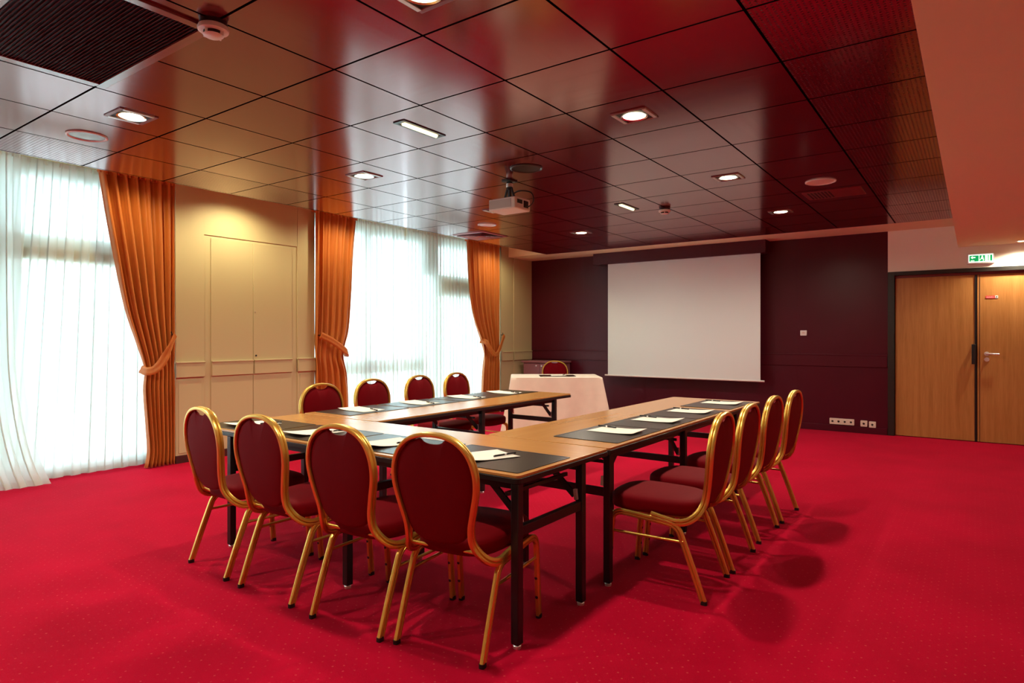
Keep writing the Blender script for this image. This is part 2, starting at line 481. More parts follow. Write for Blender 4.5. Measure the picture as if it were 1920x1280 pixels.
# cupboard doors built in the pier
cb = empty('built_in_cupboard', (XL, 4.087, .08))
for y0, y1 in ((3.594, 4.080), (4.088, 4.588)):
    d_ = MB().box(-.016, -.003, y0 - 4.087, y1 - 4.087, 0, 2.265).build('door', M['cream'], cb, bevel=.002)
    m_ = MB(); rail(m_, y0 - 4.087 + .004, y1 - 4.087 - .004, -.008)
    r_ = m_.build('rail', M['cream'], d_, bevel=.003); r_.location = (0, 0, -.08)
MB().lathe([(0, .004), (.010, .004), (.010, -.002), (0, -.002)], (0, .03, 1.0), 16, 'x').build('keyhole', M['black_plastic'], cb)
MB().lathe([(0, .002), (.006, .002), (.006, -.002), (0, -.002)], (0, .02, 1.49), 16, 'x').build('catch', M['steel'], cb)
MB().box(-.030, -.017, -.50, .508, 0, 2.27).build('shadow_gap', M['dark_recess'], cb)
tag(cb, 'tall flush cream double-door cupboard built into the panelled pier', 'cupboard')

struct(MB().box(-7.05, -6.93, -1.1, 3.22, 2.79, ZT).box(-7.05, -6.93, 4.906, 8.72, 2.79, ZT).box(-7.05, -6.93, YF, -1.1, 0, ZT).box(-7.05, -6.93, -1.1, 3.22, 0, .08).box(-7.05, -6.93, 4.906, 8.72, 0, .08)
       .build('wall_left', M['white_plaster'], smooth=False), 'wall round the windows')

def window(name, frames, panes, extra=()):
    w = MB()
    for y0, y1, z0, z1 in frames: w.box(-6.93, -6.85, y0, y1, z0, z1)
    o = struct(w.build(name, M['window_frame'], bevel=.004))
    for y0, y1, z0, z1 in panes:
        MB().box(-6.895, -6.889, y0, y1, z0, z1).build('pane', M['glass'], o)
    for y0, y1, z0, z1, m in extra: MB().box(-6.85, -6.80, y0, y1, z0, z1).build('transom_panel', m, o, bevel=.004)
    return o
# window 1: mullion near the left picture edge, transom high up
window('window_1',
       [(-1.1, 3.22, 2.74, 2.79), (-1.1, 3.22, .02, .12), (-1.1, 3.22, 1.98, 2.22), (1.80, 1.90, .12, 2.74), (-1.1, -1.02, .12, 2.74), (.35, .43, .12, 2.74), (3.14, 3.22, .12, 2.74)],
       [(1.90, 3.14, 2.22, 2.74), (1.90, 3.14, .12, 1.98), (.43, 1.80, 2.22, 2.74), (.43, 1.80, .12, 1.98), (-1.02, .35, .12, 1.98), (-1.02, .35, 2.22, 2.74)],
       [(1.90, 3.14, 1.985, 2.10, M['roller_beige'])])
window('window_2',
       [(4.906, 8.72, 2.72, 2.79), (4.906, 8.72, .02, .10), (5.92, 6.05, .10, 2.72), (7.02, 7.42, 2.25, 2.72), (7.02, 7.12, .10, 2.25), (7.32, 7.42, .10, 2.25), (4.906, 5.0, .10, 2.72), (8.62, 8.72, .10, 2.72), (4.97, 7.02, .78, .96), (7.42, 8.62, 1.93, 2.27)],
       [(5.0, 5.92, .96, 2.72), (6.05, 7.02, .96, 2.72), (5.0, 5.92, .10, .78), (6.05, 7.02, .10, .78), (7.12, 7.32, .10, 2.25), (7.42, 8.62, .10, 1.93), (7.42, 8.62, 2.27, 2.72)],
       [(7.42, 8.62, 1.94, 2.26, M['roller_beige'])])
# outside, seen only as pale shapes through the sheers
struct(MB().box(-60, -7.06, -40, 50, -.30, -.15).build('ground', M['pavement'], smooth=False))

# ================================================================== CURTAINS
def folds(y0f, y1f, z0, z1, x, amp, npl, nu=150, nz=40, seed=0, phase=0., ampz=None, xz=None, h2=.18, yamp=.05):
    rnd = random.Random(seed)
    ph = [rnd.uniform(-.9, .9) for _ in range(npl + 2)]
    am = [rnd.uniform(.6, 1.25) for _ in range(npl + 2)]
    def fn(a, b):
        z = z0 + (z1 - z0) * b
        ya, yb = y0f(z), y1f(z)
        u = a * npl; i = int(min(u, npl - 1e-6)); fr = u - i
        A = am[i] * (1 - fr) + am[i + 1] * fr
        P = ph[i] * (1 - fr) + ph[i + 1] * fr
        k = ampz(z) if ampz else 1
        w = math.sin(2 * PI * u + P + phase + .25 * math.sin(z * 2 + i))
        w2 = h2 * math.sin(4 * PI * u + 2 * P + z * 1.1)
        y = ya + (yb - ya) * (a + yamp / npl * math.sin(4 * PI * u + 1.3 + P))
        xx = x + (xz(z, a) if xz else 0)
        return (xx + amp * A * k * (w + w2), y, z)
    return MB().grid(fn, nu, nz)

def drape(tabL, tabR, tie, label, npl, seed, swag_side, ztop=2.87, curl=0.0):
    """tab* : (z, y) outlines"""
    L = sorted(tabL); R = sorted(tabR)
    fl = lambda z: smoothtab(L, z); fr = lambda z: smoothtab(R, z)
    zt = tie['z']
    ampz = lambda z: 1 - .45 * math.exp(-((z - zt) / .10) ** 2)
    root = empty('drape', (-6.58, (fl(0) + fr(0)) / 2, 0))
    ry = root.location.y
    mb = folds(lambda z: fl(z) - ry, lambda z: fr(z) - ry, .008, ztop, 0.0, .040, npl, 220, 60, seed, ampz=ampz, h2=.22, xz=lambda z, a: curl * math.exp(-a * 7))
    mb.build('curtain_cloth', M['drape'], root, solid=.004, angle=180)
    # gathered heading tape
    mb = folds(lambda z: fl(z) - ry - .005, lambda z: fr(z) - ry + .005, ztop - .05, ztop, .0, .030, npl * 2, 200, 3, seed + 5)
    mb.build('heading', M['drape'], root, solid=.012, angle=180)
    # tieback band: curved strip across the front
    P = catmull([(p[0] + 6.58, p[1] - ry, p[2]) for p in tie['pts']], 8)
    sec = [(-.006, -.034), (.004, -.040), (.012, -.034), (.014, -.012), (.009, 0), (.014, .012), (.012, .034), (.004, .040), (-.006, .034)]
    MB().sweep(P, sec, out=(0, .35 * swag_side, 1)).build('tieback', M['drape'], root, angle=60)
    hk = tie['hook']; hk = (hk[0] + 6.58, hk[1], hk[2])
    MB().tube([(hk[0] - .06, hk[1] - ry, hk[2]), (hk[0], hk[1] - ry, hk[2]), (hk[0] + .01, hk[1] - ry - .03 * swag_side, hk[2] + .01), (hk[0] + .01, hk[1] - ry - .035 * swag_side, hk[2] + .035)], .006, 8).build('hook', M['black_metal'], root)
    tag(root, label, 'curtain', 'orange drapes tied back at the windows')
    return root
drape([(0, 2.93), (.15, 2.955), (.41, 2.94), (.78, 2.915), (.97, 2.925), (1.2, 2.86), (1.55, 2.75), (2.05, 2.65), (2.45, 2.58), (2.87, 2.515)],
      [(0, 3.20), (1.3, 3.20), (2.87, 3.21)],
      dict(z=.99, pts=[(-6.60, 2.905, .975), (-6.52, 2.925, .955), (-6.475, 2.98, .975), (-6.46, 3.04, 1.05), (-6.46, 3.10, 1.17), (-6.48, 3.17, 1.31)], hook=(-6.50, 3.175, 1.31)),
      'orange drape tied back to the right, left of the cupboard pier', 7, 3, 1)
drape([(0, 4.862), (1.3, 4.862), (2.87, 4.862)],
      [(0, 5.47), (.4, 5.46), (.82, 5.42), (1.06, 5.36), (1.37, 5.44), (1.78, 5.48), (2.35, 5.52), (2.87, 5.58)],
      dict(z=1.06, pts=[(-6.48, 4.93, 1.31), (-6.46, 5.06, 1.25), (-6.46, 5.20, 1.17), (-6.47, 5.31, 1.10), (-6.53, 5.375, 1.07), (-6.61, 5.385, 1.07)], hook=(-6.52, 4.95, 1.31)),
      'orange drape tied back to the left, right of the cupboard pier', 6, 11, -1, curl=.085)
drape([(0, 8.20), (.38, 8.19), (.68, 8.21), (1.0, 8.25), (1.21, 8.18), (1.56, 7.99), (1.9, 7.88), (2.24, 7.83), (2.87, 7.785)],
      [(0, 8.69), (1.3, 8.70), (2.87, 8.71)],
      dict(z=1.0, pts=[(-6.60, 8.19, 1.22), (-6.50, 8.21, 1.20), (-6.46, 8.28, 1.08), (-6.455, 8.40, .99), (-6.46, 8.51, 1.06), (-6.48, 8.68, 1.31)], hook=(-6.50, 8.69, 1.32)),
      'orange drape tied back beside the corner pier, nearest the draped table', 7, 23, 1)

def sheer_panel(y0, y1, z0, label, npl, seed, x=-6.74, amp=.022, y0f=None, y1f=None, xz=None, nz=24):
    f0 = y0f or (lambda z: y0); f1 = y1f or (lambda z: y1)
    mb = folds(f0, f1, z0, 2.88, x, amp, npl, npl * 12, nz, seed, ampz=lambda z: .75 + .25 * (2.9 - z) / 2.9, xz=xz, yamp=.165)
    o = mb.build('sheer_curtain', M['sheer'], angle=180)
    hem = folds(f0, f1, z0, z0 + .05, x + .004, amp, npl, npl * 12, 2, seed, ampz=lambda z: 1, xz=xz)
    hem.build('hem', M['sheer'], o, angle=180)
    hd = folds(f0, f1, 2.84, 2.88, x + .002, amp * .7, npl * 2, npl * 14, 2, seed + 1)
    hd.build('heading', M['sheer'], o, angle=180)
    tag(o, label, 'sheer curtain', 'white sheer curtains'); return o
sheer_panel(1.93, 3.20, .01, 'white sheer beside the leftmost orange drape', 11, 31, x=-6.775, y0f=lambda z: 1.62 + .22 * (z / 2.9))
sheer_panel(.2, 1.95, .01, 'white sheer gathered at the left picture edge, its hem trailing forward', 18, 37, x=-6.68, amp=.02,
            y1f=lambda z: 1.98 + .14 * math.exp(-z / .45) - .04 * min(z, 1) , xz=lambda z, a: .14 * math.exp(-z / .35) * a)
sheer_panel(-1.1, .3, .01, 'white sheer outside the left edge of the photo', 10, 38)
sheer_panel(4.95, 6.59, .01, 'white sheer beside the orange drape right of the cupboard pier', 20, 41)
sheer_panel(6.64, 8.65, .01, 'white sheer in front of the far glazed door', 26, 43, amp=.026)

# ================================================================== CEILING FITTINGS
dl0 = None
def make_downlight():
    r = empty('ceiling_downlight')
    s, i = .112, .088
    fr = MB()
    for a0, a1, b0, b1 in ((-s, s, i, s), (-s, s, -s, -i)): MB().box(a0, a1, b0, b1, -.006, .004).build('trim_bar_dull', M['vent_maroon'], r, bevel=.002)  # same metal trim; sides without the window's reflection are coloured dark red
    for a0, a1, b0, b1 in ((i, s, -i, i), (-s, -i, -i, i)): MB().box(a0, a1, b0, b1, -.009, .004).build('trim_bar_glint', M['steel'], r, bevel=.002)  # sides mirroring the window, their brightness put into the material
    bx = MB().box(-i, i, -i, i, -.0012, -.0006)
    bx.build('recess', M['dark_recess'], r)
    MB().lathe([(.070, -.006), (.082, -.008), (.078, -.0035), (.070, -.0035)], seg=32).build('reflector_ring', M['reflector'], r)
    MB().lathe([(0, -.010), (.045, -.009), (.068, -.005), (.070, -.003), (0, -.003)], seg=32).build('lamp', M['lamp'], r)
    return r
def spot(r, watts, angle=172, blend=.55, z=-.03, rad=.05, tilt=(0, 0)):
    l = bpy.data.lights.new('downlight_beam', 'SPOT'); l.energy = watts; l.color = WARM
    l.spot_size = math.radians(angle); l.spot_blend = blend; l.shadow_soft_size = rad
    o = bpy.data.objects.new('downlight_beam', l); COL.objects.link(o); o.parent = r; o.location = (0, 0, z)
    o.rotation_euler = (tilt[0], tilt[1], 0)
dl_proto = make_downlight()
DLS = [(-4.22, 1.80, 'square downlight above the near left tables, beside a round speaker'),
       (-4.19, 3.63, 'square downlight left of the long slot light'),
       (-4.19, 5.47, 'square downlight half hidden behind the projector'),
       (-4.19, 7.31, 'square downlight farthest along the window side'),
       (-1.77, 1.83, 'square downlight cut by the top edge of the photo'),
       (-1.70, 3.62, 'large bright square downlight right of the middle of the ceiling'),
       (-1.71, 5.50, 'square downlight between the large bright one and the far white speaker'),
       (-1.72, 7.36, 'square downlight nearest the maroon wall, on the door side'),
       (-4.20, -.05, 'square downlight behind the viewer on the window side'),
       (-1.75, -.05, 'square downlight behind the viewer on the door side')]
for i, (x, y, lb) in enumerate(DLS):
    r = dl_proto if i == 0 else dup_tree(dl_proto)
    r.location = (x, y, CEIL_Z)
    tag(r, lb, 'ceiling light', 'square ceiling downlights')
for i, o in enumerate([o for o in COL.objects if o.name.startswith('ceiling_downlight')]):
    spot(o, SPOT_W * (1.4 if i == 8 else .3 if i == 9 else 1.0), 172 if i in (3, 7, 8) else 150, .55 if i in (3, 7, 8) else .7)
# small round downlights in the lower plaster ceiling
def round_dl(x, y, lb, w):
    r = empty('round_downlight', (x, y, 2.40))
    MB().lathe([(.045, -.005), (.058, -.004), (.058, .001), (.045, .001)], seg=32).build('trim_ring', M['white_plastic'], r)
    MB().lathe([(0, -.006), (.030, -.005), (.044, -.002), (0, -.002)], seg=32).build('lamp', M['lamp'], r)
    tag(r, lb, 'ceiling light', 'round downlights in the plaster ceiling')
    spot(r, w, 150, .8, -.03, .03)
round_dl(.44, 9.42, 'small round downlight above the right oak door', SOFFIT_W * 1.5)
for k, y in enumerate((6.6, 3.8, 1.0)):  # unseen lamps added to light the carpet on the right
    round_dl(1.0, y, ('small round downlight', 'round downlight', 'little round downlight')[k] + ' added unseen outside the right edge, %s the door' % ('nearest', 'second from', 'farthest from')[k], SOFFIT_W * .6)

# hidden lamps in the curtain recess, above the edge of the wooden ceiling
def recess_lamp(x, y, w, lb):
    r = empty('recess_lamp', (x, y, ZT))
    MB().lathe([(0, 0), (.045, 0), (.045, -.035), (.040, -.035), (.036, -.012), (0, -.012)], seg=24).build('housing', M['white_plastic'], r)
    MB().lathe([(0, -.020), (.030, -.018), (.034, -.012), (0, -.012)], seg=24).build('lamp', M['lamp'], r)
    tag(r, lb, 'ceiling light', 'lamps hidden in the curtain recess')
    l = bpy.data.lights.new('recess_beam', 'SPOT'); l.energy = w; l.color = (1.0, .90, .54)
    l.spot_size = math.radians(150); l.spot_blend = .8; l.shadow_soft_size = .03
    o = bpy.data.objects.new('recess_beam', l); COL.objects.link(o); o.parent = r; o.location = (0, 0, -.045)
recess_lamp(-6.10, 2.72, 34, 'hidden recess lamp over the leftmost orange drape')
recess_lamp(-6.10, 3.80, 75, 'hidden recess lamp over the cupboard')
recess_lamp(-6.10, 5.20, 42, 'hidden recess lamp over the drape right of the cupboard')
recess_lamp(-6.10, 8.30, 42, 'hidden recess lamp over the farthest drape')

def slot(x, y, lb):
    r = empty('slot_light', (x, y, CEIL_Z))
    f = MB().box(-.05, -.032, -.195, .195, -.006, .003).box(.032, .05, -.195, .195, -.006, .003).box(-.032, .032, -.195, -.165, -.006, .003).box(-.032, .032, .165, .195, -.006, .003)
    f.build('frame', M['black_metal'], r, bevel=.001)
    MB().box(-.032, .032, -.165, .165, -.0015, -.0005).build('reflector', M['steel'], r)
    MB().tube([(0, -.155, -.006), (0, .155, -.006)], .014, 12).build('tube', M['tube_lamp'], r)
    tag(r, lb, 'ceiling light', 'slot lights'); return r
slot(-2.95, 3.03, 'long narrow slot light nearer the viewer, glowing pale yellow')
slot(-2.96, 6.12, 'long narrow slot light farther away, left of the far smoke detector')

simple('speaker_face', (.13, .02, .02), .2, ior=1.9)
def disc(x, y, r, rim, face, lb):
    o = empty('ceiling_speaker', (x, y, CEIL_Z))
    MB().lathe([(r * .86, -.003), (r * .93, -.010), (r, -.006), (r, .001), (r * .86, .001)], seg=48).build('rim', rim, o)
    MB().lathe([(0, -.0045), (r * .5, -.0045), (r * .86, -.003), (r * .86, .001), (0, .001)], seg=48).build('grille', face, o)
    tag(o, lb, 'speaker', 'round ceiling speakers')
disc(-4.88, 1.80, .122, M['disc_pink'], M['speaker_face'], 'pale ring-shaped ceiling speaker beside the leftmost downlight')
disc(-2.94, 4.24, .132, M['black_plastic'], M['black_plastic'], 'black round ceiling speaker above the projector')
disc(-1.10, 6.13, .125, M['white_plastic'], M['disc_pink'], 'white round ceiling speaker on the door side')
disc(-4.82, 6.11, .115, M['white_plastic'], M['white_plastic'], 'white round ceiling speaker below the projector, near the windows')

def detector(x, y, lb):
    o = empty('smoke_detector', (x, y, CEIL_Z))
    MB().lathe([(0, 0), (.056, 0), (.058, -.022), (0, -.022)], seg=32).build('base', M['black_plastic'], o)
    MB().lathe([(0, -.020), (.060, -.020), (.064, -.030), (.062, -.040), (.045, -.044), (0, -.044)], seg=32).build('body', M['white_plastic'], o)
    MB().lathe([(.036, -.044), (.040, -.044), (.040, -.058), (.036, -.058)], seg=24).build('chamber', M['black_plastic'], o)
    MB().lathe([(0, -.066), (.034, -.064), (.042, -.058), (0, -.056)], seg=32).build('cap', M['white_plastic'], o)
    rb = MB()
    for k in range(4):
        a = k * PI / 2 + .4
        rb.bar((.043 * math.cos(a), .043 * math.sin(a), -.042), (.040 * math.cos(a), .040 * math.sin(a), -.060), .014, .005)
    rb.build('rib', M['white_plastic'], o)
    tag(o, lb, 'smoke detector', 'smoke detectors')
detector(-2.67, 1.47, 'white and black smoke detector close by, next to the slatted grille')
detector(-2.67, 6.43, 'small far smoke detector near the maroon wall')

# big slatted air grille at top left
g = empty('air_grille', (-3.28, 1.17, CEIL_Z))
fr = MB().box(-.56, .56, .29, .335, -.012, .002).box(-.56, .56, -.335, -.29, -.012, .002).box(-.56, -.515, -.29, .29, -.012, .002).box(.515, .56, -.29, .29, -.012, .002)
simple('grille_frame', (.25, .05, .05), .18, ior=1.8)
fr.build('frame', M['grille_frame'], g, bevel=.002)
simple('slat_maroon', (.085, .006, .006), .8, ior=1.12)
sl = MB()
for k in range(36):
    y = -.283 + k * .0162
    sl.add([(-.515, y, -.010), (.515, y, -.010), (.515, y + .004, -.010), (-.515, y + .004, -.010), (-.515, y + .006, -.001), (.515, y + .006, -.001), (.515, y + .010, -.001), (-.515, y + .010, -.001)],
           [(0, 1, 2, 3), (4, 7, 6, 5), (0, 4, 5, 1), (1, 5, 6, 2), (2, 6, 7, 3), (3, 7, 4, 0)])
sl.build('slats', M['slat_maroon'], g)
MB().box(-.515, .515, -.29, .29, -.0012, -.0002).build('backing', M['dark_recess'], g)
tag(g, 'large rectangular slatted air grille in the top left corner of the ceiling', 'air grille')

# four-way diffuser near the far window
g = empty('air_diffuser', (-5.42, 6.72, CEIL_Z))
simple('diffuser', (.45, .16, .18), .3, coat=.4)
def sqring(mb, a, b, za, zb):
    vs = [(sx * a, sy * a, za) for sx, sy in ((-1, -1), (1, -1), (1, 1), (-1, 1))] + [(sx * b, sy * b, zb) for sx, sy in ((-1, -1), (1, -1), (1, 1), (-1, 1))]
    mb.add(vs, [(i, (i + 1) % 4, 4 + (i + 1) % 4, 4 + i) for i in range(4)])
rg = MB(); sqring(rg, .27, .25, 0, -.010); sqring(rg, .25, .235, -.010, -.010)
rg.build('rim', M['diffuser'], g, solid=.003)
for k in range(4):
    lv = MB(); a = .225 - k * .05; sqring(lv, a, a - .05, -.020, -.002)
    lv.build('louvre', M['diffuser'], g, solid=.003)
MB().box(-.245, .245, -.245, .245, -.0018, -.0004).build('backing', M['dark_recess'], g)
tag(g, 'square four-way air diffuser above the farthest orange drape', 'air vent')
# linear vent on the door side
g = empty('slotted_vent', (-1.09, 6.72, CEIL_Z))
MB().box(-.25, .25, -.19, .19, -.004, .001).build('plate', M['vent_maroon'], g, bevel=.002)
for k in range(7):
    MB().box(-.21 + k * .03, -.195 + k * .03, -.15, .15, -.0052, -.0035).build('slot', M['dark_recess'], g)
tag(g, 'dark red slotted air vent beyond the white speaker on the door side', 'air vent')

# projector
pj = empty('projector', (-3.30, 4.50, 2.44))
pb = MB().prism(rrect(-.15, .15, -.115, .115, .025, 4), -.05, .05)
pb.build('body', M['white_plastic'], pj, bevel=.008)
MB().box(-.135, .10, -.118, -.113, -.036, .036).build('rear_panel', M['grey_plastic'], pj, bevel=.002)
cp = MB().box(.149, .1535, -.095, -.02, -.005, .030).box(.149, .1535, .0, .07, -.030, .030)
cp.build('vent_panel', M['black_plastic'], pj, bevel=.002)
MB().lathe([(0, 0), (.045, 0), (.045, .02), (.038, .024), (0, .020)], (-.07, .112, 0), 24, 'y').build('lens', M['black_plastic'], pj)
MB().lathe([(0, .0), (.012, 0), (.010, -.012), (0, -.012)], (-.12, -.09, -.05), 16).build('foot', M['white_plastic'], pj)
mt = MB().box(-.09, .09, -.04, .04, .052, .066).box(-.012, .012, -.012, .012, .06, .16)
mt.lathe([(0, .19), (.022, .19), (.022, .14), (0, .14)], seg=20).box(-.05, .05, -.05, .05, .208, .220).box(-.018, .018, -.018, .018, .15, .215)
mt.bar((-.05, 0, .07), (-.02, 0, .16), .016).bar((.05, 0, .07), (.02, 0, .16), .016)
mt.build('ceiling_mount', M['black_metal'], pj, bevel=.002)
MB().lathe([(.023, .195), (.030, .192), (.030, .165), (.023, .162)], seg=20).build('mount_collar', M['chrome'], pj)
MB().tube(catmull([(.03, 0, .10), (.12, -.01, .115), (.22, .01, .09), (.24, .02, .02), (.19, .03, -.02), (.154, .03, -.01)], 8), .006, 8).build('cable', M['black_plastic'], pj)
tag(pj, 'white projector hanging from a black ceiling mount', 'projector')

# ================================================================== PROJECTION SCREEN, WALL FITTINGS
ps = empty('projection_screen', (-3.70, 9.46, .66))
simple('screen_cloth', (.80, .87, .86), .8)
MB().box(-1.215, 1.215, -.003, .003, 0, 1.84).build('screen_cloth', M['screen_cloth'], ps)
MB().tube([(-1.27, 0, -.006), (1.27, 0, -.006)], .014, 12).build('bottom_bar', M['white_plastic'], ps)
tag(ps, 'large white projection screen pulled down on the maroon wall', 'projection screen')

wc = MB().prism(rrect(-1.99, -1.905, 1.305, 1.380, .008, 3), YB - .022, YB, lambda x, y, z: (x, z, y)).build('wall_thermostat', M['white_plastic'], bevel=.003)
tag(wc, 'small white thermostat on the maroon wall right of the screen', 'wall control')
MB().box(-1.965, -1.93, YB - .0235, YB - .021, 1.335, 1.355).build('button', M['disc_pink'], wc)

simple('outlet_plate', (.80, .66, .55), .4)
def outlet(x0, x1, n, z0, z1, lb, nm):
    o = empty(nm, ((x0 + x1) / 2, YB - .016, (z0 + z1) / 2))
    hw, hh = (x1 - x0) / 2, (z1 - z0) / 2
    MB().prism(rrect(-hw, hw, -hh, hh, .006, 3), -.012, .016, lambda x, y, z: (x, z, y)).build('plate', M['outlet_plate'], o, bevel=.002)
    for k in range(n):
        c = -hw + (k + .5) * 2 * hw / n
        MB().lathe([(0, -.013), (.020, -.013), (.023, -.017), (.025, -.0115), (0, -.0115)], (c, 0, 0), 20, 'y').build('socket', M['outlet_plate'], o)
        MB().lathe([(0, -.0155), (.013, -.0155), (.013, -.0125), (0, -.0125)], (c, 0, 0), 16, 'y').build('socket_hole', M['black_plastic'], o)
    tag(o, lb, 'power outlet')
outlet(-1.615, -1.315, 4, .098, .178, 'row of four cream sockets low on the maroon wall', 'quad_outlet')
outlet(-1.240, -1.160, 1, .092, .172, 'single cream socket just right of the four-socket row', 'wall_outlet')
outlet(-1.140, -1.060, 1, .086, .166, 'single cream socket nearest the black door frame', 'wall_outlet')

# credenza in the far corner
cz = empty('credenza', (-6.09, 9.40, 0))
MB().box(-.345, .345, -.20, .225, .06, .835).build('body', M['credenza'], cz, bevel=.004)
MB().box(-.375, .375, -.24, .228, .835, .868).build('top', M['credenza'], cz, bevel=.008)
MB().box(-.33, .33, -.17, .20, 0, .06).build('plinth', M['plinth'], cz)
for x0, x1, kx in ((-.335, -.004, -.055), (.004, .335, .055)):
    d_ = MB().box(x0, x1, -.222, -.201, .08, .825).build('door', M['credenza'], cz, bevel=.003)
    MB().lathe([(0, -.028), (.013, -.026), (.016, -.016), (.008, -.006), (.008, 0), (0, 0)], (kx, -.222, .785), 20, 'y').build('knob', M['chrome'], d_)
tag(cz, 'low dark plum cabinet with round knobs in the far corner', 'cabinet')

# ================================================================== TABLES
TZ = .722
def table(name, x0, x1, y0, y1, axis, frames, legs_at, label, wmat):
    """axis 'x': long side along X. frames: (pos, brace direction)."""
    cx, cy = (x0 + x1) / 2, (y0 + y1) / 2
    r = empty(name, (cx, cy, 0))
    po = rrect(x0 - cx, x1 - cx, y0 - cy, y1 - cy, .022)
    pi_ = rrect(x0 - cx + .004, x1 - cx - .004, y0 - cy + .004, y1 - cy - .004, .020)
    MB().prism(pi_, TZ - .012, TZ).build('tabletop', wmat, r, bevel=.0015)
    MB().prism(po, TZ - .036, TZ - .0125).build('edge_band', M['black_edge'], r, bevel=.002)
    lo, hi = legs_at
    def P(a, b, z): return (a - cx, b - cy, z) if axis == 'x' else (b - cx, a - cy, z)
    rails = MB()
    a0, a1 = min(f[0] for f in frames), max(f[0] for f in frames)
    for b_ in (lo + .02, hi - .02): rails.bar(P(a0, b_, TZ - .05), P(a1, b_, TZ - .05), .03)
    rails.build('under_rail', M['black_metal'], r)
    for pos, dr in frames:
        for b_ in (lo, hi):
            lg = MB().bar(P(pos, b_, .018), P(pos, b_, TZ - .037), .038, up=(0, 1, 0)).build('leg', M['black_metal'], r, bevel=.003)
            q = P(pos, b_, 0)
            MB().lathe([(0, 0), (.016, 0), (.018, .012), (.010, .022), (0, .022)], q, 16).build('foot', M['chrome'], lg)
        MB().bar(P(pos, lo, .485), P(pos, hi, .485), .028, .042).build('crossbar', M['black_metal'], r, bevel=.002)
        MB().bar(P(pos + dr * .07, lo + .02, .628), P(pos + dr * .07, hi - .02, .628), .016).build('upper_bar', M['black_metal'], r)
        for b_, s_ in ((lo, 1), (hi, -1)):
            bb = b_ + s_ * .035
            br = MB().bar(P(pos + dr * .17, bb, TZ - .05), P(pos + dr * .015, bb, .535), .010, .030, up=(0, 1, 0) if axis == 'y' else (1, 0, 0))
            bo = br.build('brace', M['black_metal'], r)
            MB().bar(P(pos + dr * .010, bb, .565), P(pos + dr * .004, bb, .515), .016, .016).build('clip', M['chrome'], bo)
    tag(r, label, 'table', 'folding tables set in a U')
    return r
table('folding_table', -4.07, -1.520, 2.135, 2.938, 'x', [(-1.545, -1), (-2.62, 1), (-3.71, 1)], (2.160, 2.69),
      'long folding table nearest the viewer, closing the U of tables', M['table_wood'])
table('folding_table', -2.327, -1.522, 2.945, 5.81, 'y', [(2.98, 1), (4.04, -1), (5.15, -1)], (-2.08, -1.548),
      'long folding table forming the right arm of the U, beside the projector screen side', M['table_wood_y'])
table('folding_table', -4.085, -3.28, 2.945, 5.53, 'y', [(3.03, 1), (4.12, -1), (5.24, -1)], (-3.83, -3.305),
      'long folding table forming the left arm of the U, along the windows', M['table_wood_y'])

# cloth-covered table set across the far corner
TH = math.radians(36.03)
ct = empty('presenter_table', (-4.82, 7.66, 0), TH)
MB().prism(rrect(-.60, .60, -.385, .385, .02), .70, .732).build('tabletop', M['table_wood'], ct)
for sx in (-1, 1):
    for sy in (-1, 1):
        MB().bar((sx * .52, sy * .3, 0), (sx * .52, sy * .3, .70), .035).build('leg', M['black_metal'], ct)
tag(ct, 'table under the pale cloth in the far corner', 'table')
def cloth():
    hw, hd, zt = .612, .398, .738
    # perimeter outline with corner fan-out
    N = 240; per = []
    L = [2 * hw, 2 * hd, 2 * hw, 2 * hd]; tot = sum(L)
    for i in range(N):
        s_ = tot * i / N
        if s_ < L[0]: p = (-hw + s_, -hd); nrm = (0, -1); c = min(s_, L[0] - s_)
        elif s_ < L[0] + L[1]: q = s_ - L[0]; p = (hw, -hd + q); nrm = (1, 0); c = min(q, L[1] - q)
        elif s_ < L[0] + L[1] + L[2]: q = s_ - L[0] - L[1]; p = (hw - q, hd); nrm = (0, 1); c = min(q, L[2] - q)
        else: q = s_ - L[0] - L[1] - L[2]; p = (-hw, hd - q); nrm = (-1, 0); c = min(q, L[3] - q)
        per.append((p, nrm, c, s_))
    mb = MB(); vs = []; rings = 22
    # top rings from centre to edge
    for rr in (0.5, .9, .985):
        for (p, n_, c, s_) in per: vs.append((p[0] * rr, p[1] * rr, zt + .0))
    def crn(c): return math.exp(-c / .085)
    for k in range(rings):
        t_ = k / (rings - 1)
        for (p, n_, c, s_) in per:
            drop = t_ * (.70 - .0)
            flare = .010 + t_ * (.028 + .15 * crn(c)) + .012 * t_ * math.sin(s_ * 21 + 1.3 * math.sin(s_ * 5))
            wob = t_ * (.016 * math.sin(s_ * 42 + 1) * (crn(c) + .12) + .010 * math.sin(s_ * 17 + 2))
            rad = Vector((p[0] / hw, p[1] / hd)).normalized()
            nn = Vector(n_) * (1 - crn(c)) + rad * crn(c)
            z = zt - .004 - drop
            x = p[0] + nn.x * (flare + wob); y = p[1] + nn.y * (flare + wob)
            vs.append((x, y, z if k else zt - .003))
    fs = []
    tot_r = 3 + rings
    for r_ in range(tot_r - 1):
        for i in range(N): fs.append((r_ * N + i, r_ * N + (i + 1) % N, (r_ + 1) * N + (i + 1) % N, (r_ + 1) * N + i))
    fs.append(tuple(range(N)))
    mb.add(vs, fs); return mb
cl = cloth().build('tablecloth', M['cloth'], angle=70)
t = NT(M['cloth'])
